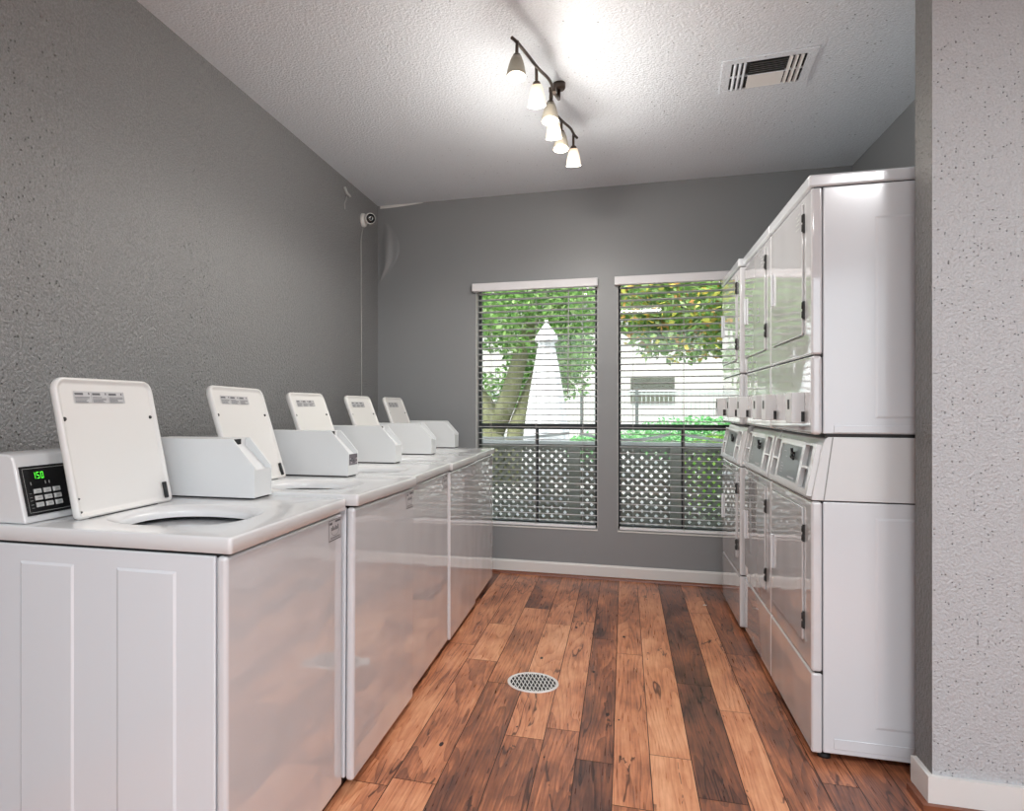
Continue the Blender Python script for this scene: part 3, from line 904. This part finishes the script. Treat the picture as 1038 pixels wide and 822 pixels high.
tl = empty('track_light', (-.27, 3.17, HC))
tag(tl, 'bronze wavy ceiling track light with six small glass bell shades', 'ceiling light')
ox, oy, oz = -.27, 3.17, HC
c = MB(); c.lathe([(.0001, 0), (.030, 0), (.030, -.022), (.026, -.030), (.0001, -.031)], 28); 
can = c.build('canopy', M_BRONZE, tl)
can.location = (-.028, .125, 0)
heads = [(-.398, 2.640), (-.352, 2.865), (-.315, 3.085), (-.318, 3.235), (-.298, 3.43), (-.255, 3.63)]
HB = 2.605
bar_pts = [(-.412, 2.60), (-.398, 2.64), (-.372, 2.745), (-.345, 2.865), (-.313, 2.97), (-.305, 3.06), (-.318, 3.15), (-.326, 3.235), (-.318, 3.33), (-.294, 3.43), (-.262, 3.53), (-.250, 3.62), (-.238, 3.665)]
# smooth it
def catmull(P, n=6):
    out = []
    for i in range(len(P)-1):
        p0 = Vector(P[max(i-1, 0)]); p1 = Vector(P[i]); p2 = Vector(P[i+1]); p3 = Vector(P[min(i+2, len(P)-1)])
        for k in range(n):
            t = k/n
            out.append(.5*((2*p1)+(-p0+p2)*t+(2*p0-5*p1+4*p2-p3)*t*t+(-p0+3*p1-3*p2+p3)*t**3))
    out.append(Vector(P[-1])); return out
b = MB(); b.tube([(p[0]-ox, p[1]-oy, HB-oz) for p in catmull([(x, y, 0) for x, y in bar_pts])], .0065, 10)
b.build('rail', M_BRONZE, tl)
a = MB(); a.tube([(-.028, .125, -.025), (-.028, .11, HB-oz+.045), (-.036, -.08, HB-oz)], .008, 10); a.box(-.052, -.022, -.10, -.07, HB-oz-.010, HB-oz+.010)
a.build('arm', M_BRONZE, tl)
for i, (hx, hy) in enumerate(heads):
    dim = i % 2 == 0
    base = Vector((hx-ox, hy-oy, HB-oz))
    tilt = (R(-11) if dim else R(8))
    Mh = Matrix.Translation(base) @ Matrix.Rotation(tilt, 4, 'X')
    s = MB(); s.tube([(0,0,.006), (0,0,-.052)], .0065, 10, M=Mh)
    s.lathe([(.0066, -.048), (.014, -.054), (.018, -.066), (.021, -.078)], 20, Mh)
    st = s.build('head', M_BRONZE, tl)
    g = MB()
    prof = [(.0195, -.066), (.026, -.085), (.032, -.110), (.0365, -.138), (.0375, -.150), (.0355, -.150), (.0345, -.138), (.030, -.110), (.024, -.085), (.018, -.068)]
    Ms = Mh
    g.lathe(prof, 28, Ms, close=True)
    g.build('glass_shade', M_SHADE_DIM if dim else M_SHADE_LIT, st)
    bu = MB(); bu.lathe([(.0001, -.136), (.012, -.134), (.019, -.127), (.020, -.118), (.012, -.095), (.010, -.08)], 20, Ms)
    bu.build('bulb', M_BULB, st)
    ld = bpy.data.lights.new('bulb_light', 'POINT'); ld.energy = 4.8; ld.shadow_soft_size = .028; ld.color = (1, .95, .88)
    lo_ = bpy.data.objects.new('bulb_light', ld); COL.objects.link(lo_); lo_.parent = st
    q = Mh @ Vector((0, 0, -.185)); lo_.location = q; lo_.rotation_euler = (tilt, 0, 0)
    ld = bpy.data.lights.new('bulb_beam', 'SPOT'); ld.energy = 8; ld.shadow_soft_size = .028; ld.color = (1, .96, .90); ld.spot_size = R(172); ld.spot_blend = .35
    lo_ = bpy.data.objects.new('bulb_beam', ld); COL.objects.link(lo_); lo_.parent = st; lo_.location = q; lo_.rotation_euler = (tilt*.3, 0, 0)

# two unseen flush ceiling fixtures, added to brighten the entry part of the room
def flush_fill_light(x, y, e, label):
    cl = empty('fill_fixture', (x, y, HC)); tag(cl, label, 'ceiling light')
    c = MB(); c.box(-.46, .46, -.17, .17, -.03, 0); c.build('housing', M_WHITEPAINT, cl, bevel=.005)
    c = MB(); c.box(-.43, .43, -.14, .14, -.055, -.028); c.build('diffuser', M_DIFF, cl, bevel=.01)
    ld = bpy.data.lights.new('fill_light', 'AREA'); ld.shape = 'RECTANGLE'; ld.size = .85; ld.size_y = .28; ld.energy = e; ld.color = (.97, .98, 1.0)
    lo_ = bpy.data.objects.new('fill_light', ld); COL.objects.link(lo_); lo_.parent = cl; lo_.location = (0, 0, -.06)
M_DIFF = mat('lit_diffuser', (1,1,1), .5, emis=(1, .96, .90), estr=4)
flush_fill_light(.1, -.9, 74, 'unseen rectangular flush ceiling light added as fill above the middle of the entrance')
flush_fill_light(1.76, .18, 52, 'unseen rectangular flush ceiling light added by the right-hand entry wall')  # position worked out from the glow on the stub wall

# ------------------------------------------------------------------ ceiling vent
vt = empty('ceiling_vent', (.62, 3.44, HC), R(-4))
tag(vt, 'white rectangular louvred air vent set into the ceiling', 'air vent')
f = MB()
for (x0, x1, y0, y1) in ((-.19,.19,-.175,-.135),(-.19,.19,.135,.175),(-.19,-.15,-.135,.135),(.15,.19,-.135,.135)): f.box(x0, x1, y0, y1, -.007, 0)
f.box(-.15, .15, -.006, .006, -.007, 0)
f.build('frame', M_CEIL, vt, bevel=.002)
f = MB(); f.box(-.15, .15, -.135, .135, -.0015, -.0005); f.build('duct_opening', M_DARK, vt)
for x in (-.135, -.115, -.095): 
    l = MB(); l.box(x-.004, x+.003, -.133, .133, -.012, -.001, M=Matrix.Translation((x,0,-.006)) @ Matrix.Rotation(R(-40), 4, 'Y') @ Matrix.Translation((-x,0,.006))); l.build('louvre', M_CEIL, vt)
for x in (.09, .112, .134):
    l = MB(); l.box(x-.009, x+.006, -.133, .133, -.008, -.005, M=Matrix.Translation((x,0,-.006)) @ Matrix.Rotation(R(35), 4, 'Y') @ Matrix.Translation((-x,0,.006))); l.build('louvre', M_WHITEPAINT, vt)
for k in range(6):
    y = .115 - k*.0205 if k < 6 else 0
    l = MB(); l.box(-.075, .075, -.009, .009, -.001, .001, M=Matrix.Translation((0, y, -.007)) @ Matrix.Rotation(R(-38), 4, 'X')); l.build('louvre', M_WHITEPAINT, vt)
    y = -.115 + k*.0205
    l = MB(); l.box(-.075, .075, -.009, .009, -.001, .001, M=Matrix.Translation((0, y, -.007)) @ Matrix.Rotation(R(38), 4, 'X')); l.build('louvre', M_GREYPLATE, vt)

# ------------------------------------------------------------------ floor drain
dn = empty('floor_drain', (-.382, 2.992, 0)); tag(dn, 'round white perforated grate set into the plank floor', 'floor drain')
f = MB(); f.lathe([(.110, 0.0), (.110, .0025), (.107, .004), (.099, .004), (.097, .001)], 56); f.build('rim', M_WHITEPAINT, dn)
f = MB(); f.disc(.099, .0008, 40); f.build('well', M_DARK, dn)
f = MB()
rad = .098
for fam in (0, 1):
    for k in range(-14, 15):
        ang = R(76) if fam == 0 else R(104)
        off = k*.0170*math.sin(R(76))
        if abs(off) < rad:
            hl = math.sqrt(rad*rad-off*off)
            f.box(-hl, hl, off-.0016, off+.0016, .0012+fam*.0002, .0034+fam*.0002, M=Matrix.Rotation(ang+R(10), 4, 'Z'))
f.build('grate', M_WHITEPAINT, dn)
ps = MB(); ps.add([(0,0,.001),(.02,.004,.003),(.024,.018,.002),(.008,.022,.004),(.0,.012,.001)], [(0,1,2,3,4)]); ps.add([(0,0,.0002),(.02,.004,.002),(.024,.018,.001),(.008,.022,.003),(.0,.012,.0002)], [(4,3,2,1,0)])
po = ps.build('paper_scrap', M_WHITEPAINT, fix=False); po.location = (.455, 4.43, 0); tag(po, 'tiny white scrap of paper on the floor near the right baseboard', 'paper scrap')

# ------------------------------------------------------------------ security camera, cable, bracket
xw = xl(4.62)
sc_ = empty('security_camera', (xw, 4.60, 2.535)); tag(sc_, 'small white security camera with black lens high in the left corner', 'security camera')
f = MB(); f.lathe([(.0001, .030), (.030, .028), (.046, .020), (.050, .008), (.050, 0), (.0001, 0)], 32, Matrix.Rotation(R(90), 4, 'Y')); f.build('base', M_WHITEPAINT, sc_)
dirv = Vector((.60, -.76, -.22)).normalized(); qd = dirv.to_track_quat('Z', 'Y').to_matrix().to_4x4()
Mc = Matrix.Translation((.055, -.005, .008)) @ qd
f = MB(); f.lathe([(.0001, -.03), (.026, -.026), (.038, -.005), (.040, .02), (.037, .030), (.033, .030)], 28, Mc); hd = f.build('housing', M_WHITEPAINT, sc_)
f = MB(); f.lathe([(.0335, .029), (.030, .033), (.012, .036), (.0001, .037)], 28, Mc); f.build('lens', M_BLK, hd)
f = MB(); f.lathe([(.012, .0362), (.014, .0372), (.016, .0366)], 20, Mc); f.build('lens_ring', M_GREYPLATE, hd)
cb = MB()
cb.tube([(xl(4.6)+.006, 4.60, 2.488), (xl(4.58)+.006, 4.575, 2.44), (xl(4.56)+.004, 4.56, 2.39), (xl(4.56)+.004, 4.562, 1.9), (xl(4.56)+.004, 4.572, 1.5), (xl(4.56)+.004, 4.566, 1.13)], .0035, 8)
tag(cb.build('camera_cable', mat('painted_cable', (.42, .42, .41), .5)), 'thin pale cable running down the left wall from the security camera', 'cable')
br = MB(); xb = xl(4.27)
br.tube([(xb+.004, 4.245, 2.665), (xb+.012, 4.262, 2.63), (xb+.030, 4.29, 2.612)], [.010, .012, .009], 8)
br.tube([(xb+.012, 4.27, 2.615), (xb+.008, 4.262, 2.58), (xb+.005, 4.25, 2.56), (xb+.004, 4.255, 2.52)], .0045, 8)
tag(br.build('cable_hook', mat('hook_paint', (.45, .45, .44), .5)), 'small torn cable hook on the left wall near the ceiling', 'hook')
# blistered paint in the corner and the loose strip along the ceiling
def blister(pts_fn, nu, nv, name, m, label):
    b_ = MB(); vs = []
    for i in range(nu+1):
        for j in range(nv+1): vs.append(pts_fn(i/nu, j/nv))
    fs = [(i*(nv+1)+j, (i+1)*(nv+1)+j, (i+1)*(nv+1)+j+1, i*(nv+1)+j+1) for i in range(nu) for j in range(nv)]
    b_.add(vs, fs, 0, True)
    tag(b_.build(name, m), label, 'peeling paint')
def fn1(u, v):
    z = 2.60 - v*.47
    x0 = -1.806; wdt = (.06+.10*math.sin(pi*min(1, v*1.05))**.8)*(1-.75*v**4)
    x = x0 + u*wdt*1.1
    rip = .5+.5*sin(9*u+6*v+2*sin(5*v)); edge = math.sin(pi*u)*math.sin(pi*min(1, v*1.0))
    return (x, YB-.001-.020*edge*(.35+.65*rip), z)
blister(fn1, 24, 30, 'blistered_paint', M_WALL_BACK, 'wrinkled grey paint peeling off the back wall in the left corner')
def fn2(u, v):
    x = -1.79 + u*.34; z = HC - .002 - v*.022*(1-u**2*.8)
    return (x, YB-.004-.006*sin(pi*u)*(1-v)-.002*v, z)
blister(fn2, 16, 4, 'loose_joint_tape', M_WHITEPAINT, 'loose cream strip of joint tape where ceiling meets back wall')

# ------------------------------------------------------------------ outside
M_PATIO = plaster('patio_concrete', (.33, .325, .30), scale=12, bump=.1, rough=.8, pits=0, spec=.2)
g = MB(); g.box(-40, 45, YB+.15, 60, -.12, -.04); struct(g.build('ground', M_PATIO))
g = MB(); g.box(-25, 25, -25, YR-.14, -.12, -.04); g.box(-25, -2.3, YR-.14, YB+.15, -.12, -.04); struct(g.build('ground_front', M_PATIO))
# roof of this building; unseen eaves shaped to shade the fence and steer sun
g = MB(); g.box(-2.3, 6.0, YR-1.0, 7.4, HC+.14, HC+.30); struct(g.build('roof', M_WHITEPAINT))

M_LAT = mat('weathered_lattice_wood', (.20, .205, .165), .8)
M_LATCAP = mat('fence_cap_paint', (.60, .62, .60), .6)
lf = empty('lattice_fence', (-.4, 6.30, -.04)); tag(lf, 'low grey lattice fence with scalloped rail outside the windows', 'fence')
FZ = .91
posts = [-3.04, -1.98, -.43, .43, 1.55, 2.6]
for x in posts:
    p = MB(); p.box(x+.4-.05, x+.4+.05, -.045, .045, 0, FZ); p.build('post', M_LAT, lf, bevel=.004)
p = MB(); p.box(-2.7, 3.05, -.05, .05, FZ-.012, FZ+.018); p.build('top_rail', M_LATCAP, lf, bevel=.004)
for i in range(len(posts)-1):
    x0, x1 = posts[i]+.4+.05, posts[i+1]+.4-.05
    l = MB(); zb, zt = .05, FZ-.02; wd = .030; pitch = .0552*math.sqrt(2)
    for fam in (1, -1):
        yy = -.008 if fam == 1 else .008
        c0 = x0 - (zt-zb) if fam == 1 else x0
        c1 = x1 if fam == 1 else x1 + (zt-zb)
        c = math.floor(c0/pitch)*pitch
        while c < c1:
            # line x = c + fam*(z-zb), clipped
            if fam == 1: zA = max(zb, zb + (x0-c)); zB = min(zt, zb + (x1-c))
            else: zA = max(zb, zb + (c-x1)); zB = min(zt, zb + (c-x0))
            if zB - zA > .01:
                A = Vector((c+fam*(zA-zb), yy, zA)); B_ = Vector((c+fam*(zB-zb), yy, zB))
                d = (B_-A).normalized(); nrm = Vector((-d.z, 0, d.x))*wd/2; t_ = Vector((0, .005, 0))
                l.add([A-nrm-t_, A+nrm-t_, A+nrm+t_, A-nrm+t_, B_-nrm-t_, B_+nrm-t_, B_+nrm+t_, B_-nrm+t_],
                      [(0,1,2,3),(7,6,5,4),(0,4,5,1),(1,5,6,2),(2,6,7,3),(3,7,4,0)])
            c += pitch
    l.box(x0, x1, -.018, .018, .02, .055); l.box(x0, x1, -.018, .018, FZ-.05, FZ-.012)
    l.build('lattice_panel', M_LAT, lf)
    # scalloped rail above: swooping up at both posts
    s_ = MB(); N = 16; pts = []
    for k in range(N+1):
        u = k/N; z = FZ + .035 + .055*abs(2*u-1)**2
        pts.append((x0+(x1-x0)*u, 0, z))
    for k in range(N):
        a_, b_ = Vector(pts[k]), Vector(pts[k+1]); h = Vector((0,0,.012)); t_ = Vector((0,.015,0))
        s_.add([a_-h-t_, b_-h-t_, b_+h-t_, a_+h-t_, a_-h+t_, b_-h+t_, b_+h+t_, a_+h+t_], [(0,1,2,3),(7,6,5,4),(3,2,6,7),(0,4,5,1)])
    s_.build('scalloped_rail', M_LATCAP, lf)

# closed patio umbrella
M_CANVAS = mat('white_canvas', (.85, .85, .83), .8)
um = empty('patio_umbrella', (-.975, 9.0, -.04)); tag(um, 'tall closed white patio umbrella standing beyond the lattice fence', 'patio umbrella')
f = MB(); f.tube([(0,0,0), (0,0,2.36)], .022, 12); f.build('pole', mat('white_pole', (.7,.7,.68), .4), um)
f = MB()
prof = [(.30, .80), (.285, .95), (.26, 1.15), (.22, 1.4), (.17, 1.7), (.125, 1.95), (.105, 2.06), (.155, 2.085), (.14, 2.15), (.075, 2.25), (.01, 2.33)]
n = 48; vs = []
for r_, z in prof:
    for k in range(n):
        a_ = 2*pi*k/n; rr2 = r_*(.86+.14*abs(cos(4*a_)))
        vs.append((rr2*cos(a_), rr2*sin(a_), z))
fs = [(i*n+k, i*n+(k+1) % n, (i+1)*n+(k+1) % n, (i+1)*n+k) for i in range(len(prof)-1) for k in range(n)]
f.add(vs, fs, 0, True); f.build('canopy', M_CANVAS, um)
f = MB(); f.lathe([(.0001, 0), (.26, 0), (.26, .05), (.06, .09), (.03, .3), (.0001, .3)], 32); f.build('stand', mat('stand_grey', (.3,.3,.3), .6), um)

# leaves
def leaf_mat(name, cols):
    m = mat(name, (.2, .4, .1), .55, spec=.3)
    nt = m.node_tree; b_ = nt.nodes['Principled BSDF']
    at = nd(m, 'ShaderNodeAttribute'); at.attribute_name = 'tint'
    nt.links.new(at.outputs['Color'], b_.inputs['Base Color'])
    tr = nt.nodes.new('ShaderNodeBsdfTranslucent'); nt.links.new(at.outputs['Color'], tr.inputs[0])
    mx = nt.nodes.new('ShaderNodeMixShader'); mx.inputs[0].default_value = .45
    out = nt.nodes['Material Output']
    nt.links.new(b_.outputs[0], mx.inputs[1]); nt.links.new(tr.outputs[0], mx.inputs[2]); nt.links.new(mx.outputs[0], out.inputs[0])
    return m
M_LEAF = leaf_mat('leaf', None)
M_BARK = mat('mossy_bark', (.17, .175, .085), .9)
def foliage(parent, blobs, n, size, cols, seed, name='foliage'):
    rg = random.Random(seed); vs = []; fs = []; tint = []
    tot = sum(b_[6] for b_ in blobs)
    for (cx_, cy_, cz, rx, ry, rz, wgt) in blobs:
        for _ in range(int(n*wgt/tot)):
            while True:
                p = Vector((rg.uniform(-1,1), rg.uniform(-1,1), rg.uniform(-1,1)))
                if p.length <= 1: break
            p = Vector((cx_+p.x*rx, cy_+p.y*ry, cz+p.z*rz))
            s_ = size*rg.uniform(.6, 1.4)
            a_ = Vector((rg.gauss(0,1), rg.gauss(0,1), rg.gauss(0,.7))).normalized()
            c_ = a_.cross(Vector((rg.gauss(0,1), rg.gauss(0,1), rg.gauss(0,1)))).normalized()
            b0 = len(vs)
            vs += [tuple(p), tuple(p+a_*s_*.5+c_*s_*.24), tuple(p+a_*s_), tuple(p+a_*s_*.5-c_*s_*.24)]
            fs.append((b0, b0+1, b0+2, b0+3))
            c3 = rg.choice(cols); j = rg.uniform(.9, 1.5); tint.append((c3[0]*j, c3[1]*j, c3[2]*j, 1))
    me = bpy.data.meshes.new(name); me.from_pydata(vs, [], fs); me.materials.append(M_LEAF)
    at = me.attributes.new('tint', 'FLOAT_COLOR', 'FACE')
    flat = [c for t_ in tint for c in t_]; at.data.foreach_set('color', flat)
    o = bpy.data.objects.new(name, me); COL.objects.link(o)
    if parent: o.parent = parent
    return o
GREENS = [(.16,.30,.07), (.22,.40,.10), (.30,.46,.16), (.10,.21,.05), (.38,.50,.22)]
WARM = GREENS*2 + [(.60,.58,.12), (.66,.50,.10), (.55,.30,.10)]
t1 = empty('shade_tree', (-2.1, 11.0, -.04)); tag(t1, 'multi-trunk green shade tree seen through the left window', 'tree')
f = MB()
f.tube([(0,0,0), (.05,0,.6), (.02,0,1.1), (-.30,0,1.6), (-.75,.1,2.3), (-1.1,.2,3.2)], [.24,.20,.17,.12,.09,.05], 12)
f.tube([(.05,0,.8), (.32,-.05,1.4), (.50,-.1,2.0), (.75,0,2.8), (.9,.1,3.6)], [.17,.15,.12,.09,.05], 12)
f.tube([(.35,0,0), (.42,0,.9), (.68,.1,1.6), (1.0,.2,2.3), (1.3,.2,3.2)], [.15,.13,.11,.08,.05], 12)
f.build('trunk', M_BARK, t1)
foliage(t1, [(-.4,0,3.0,1.6,1.2,.95,6), (.60,0,2.95,1.05,1.2,.95,5), (-.9,.3,2.0,.6,.5,.5,1), (1.05,1.2,2.05,.65,.6,.55,1.8), (.7,1.3,2.1,.7,.5,.6,1.6), (.2,1.5,1.6,1.3,.4,.35,1.6), (1.3,.3,2.6,.42,.6,.9,1.8), (-.6,.3,1.3,.6,.3,.4,.6)], 15000, .105, GREENS, 3)
t2 = empty('flowering_tree', (.75, 9.6, -.04)); tag(t2, 'green tree with yellow and orange leaves behind the right window', 'tree')
f = MB(); f.tube([(2.2,1.4,0), (2.1,1.3,1.2), (1.7,1,2.2), (.9,.5,2.9), (.0,.1,3.3)], [.16,.14,.11,.07,.03], 12); f.build('trunk', M_BARK, t2)
foliage(t2, [(.05,0,2.85,1.05,.9,.75,5), (1.2,.2,2.75,1.1,.9,.8,5), (.15,0,2.15,.75,.5,.32,1.6), (.9,.2,2.25,.6,.5,.32,1.0), (-.5,0,2.9,.52,.6,.8,2.6), (-.35,.1,2.3,.45,.5,.4,1)], 9500, .115, WARM, 5)

# building across the yard
M_STUCCO = plaster('cream_stucco', (.44, .43, .385), scale=20, bump=.1, rough=.8, pits=0, spec=.2)
bd = empty('neighbour_building', (2.0, 24.0, -.04)); tag(bd, 'pale cream building across the yard with one dark window', 'building')
f = MB(); f.box(-9.5, 13, 0, 6, 0, 5.2); f.build('wall', M_STUCCO, bd)
f = MB(); f.prism([(-.7, 5.1), (6.7, 5.1), (3, 7.2)], -10, 13.5, 'x'); f.build('roof', mat('roof_shingle', (.25, .22, .2), .9), bd)
f = MB(); f.box(-1.80, -.42, -.05, .02, 1.35, 2.20); wf = f.build('window', mat('olive_screen', (.05, .055, .022), .6), bd)
f = MB(); f.box(-1.85, -.37, -.09, -.04, 1.74, 1.80); f.build('crossbar', M_LATCAP, wf)
f = MB(); f.box(-1.78, -.44, -.07, -.055, 1.80, 2.16); f.build('pane', mat('dark_pane', (.03,.034,.014), .6), wf)

# iron yard fence
yf = empty('yard_fence', (0, 18.0, -.04)); tag(yf, 'pale iron fence of thin upright bars across the yard', 'fence')
M_IRON = mat('pale_iron', (.33, .36, .33), .5)
f = MB()
for z in (.25, 1.56): f.box(-6, 8, -.015, .015, z-.02, z+.02)
f.build('rail', M_IRON, yf)
f = MB(); x = -6
while x < 8:
    f.box(x, x+.022, -.01, .01, 0, 1.66); x += .105
o = f.build('bars', M_IRON, yf); o['kind'] = 'stuff'
for x in (-1.05, .30, 3.2):
    f = MB(); f.box(x-.04, x+.04, -.04, .04, 0, 1.72); f.build('post', mat('dark_iron', (.06,.07,.06), .5), yf)
# hedges
for i, (x0, y, sx_, sz, lab) in enumerate(((1.9, 15.5, 2.1, .50, 'clipped green hedge in the yard behind the right window'), (-.80, 15.0, .45, .30, 'small green shrub left of the hedge across the yard'), (-3.6, 13.5, 1.1, .45, 'leafy green bush low behind the shade tree'))):
    h = foliage(None, [(0, 0, sz, sx_, .5, sz, 1)], int(2200*sx_), .10, [(.10,.30,.10),(.16,.40,.14),(.22,.48,.18)], 20+i, 'hedge' if i == 0 else ('shrub' if i == 1 else 'bush'))
    h.location = (x0, y, .0); tag(h, lab, 'hedge' if i == 0 else 'shrub')
# sunlit shrub right behind the lattice
h = foliage(None, [(0, 0, .45, .55, .35, .5, 1)], 1500, .08, [(.30,.50,.08),(.40,.62,.12),(.20,.40,.06)], 31, 'shrub')
h.location = (1.05, 8.2, -.03); tag(h, 'bright yellow-green shrub close behind the lattice fence at right', 'shrub')
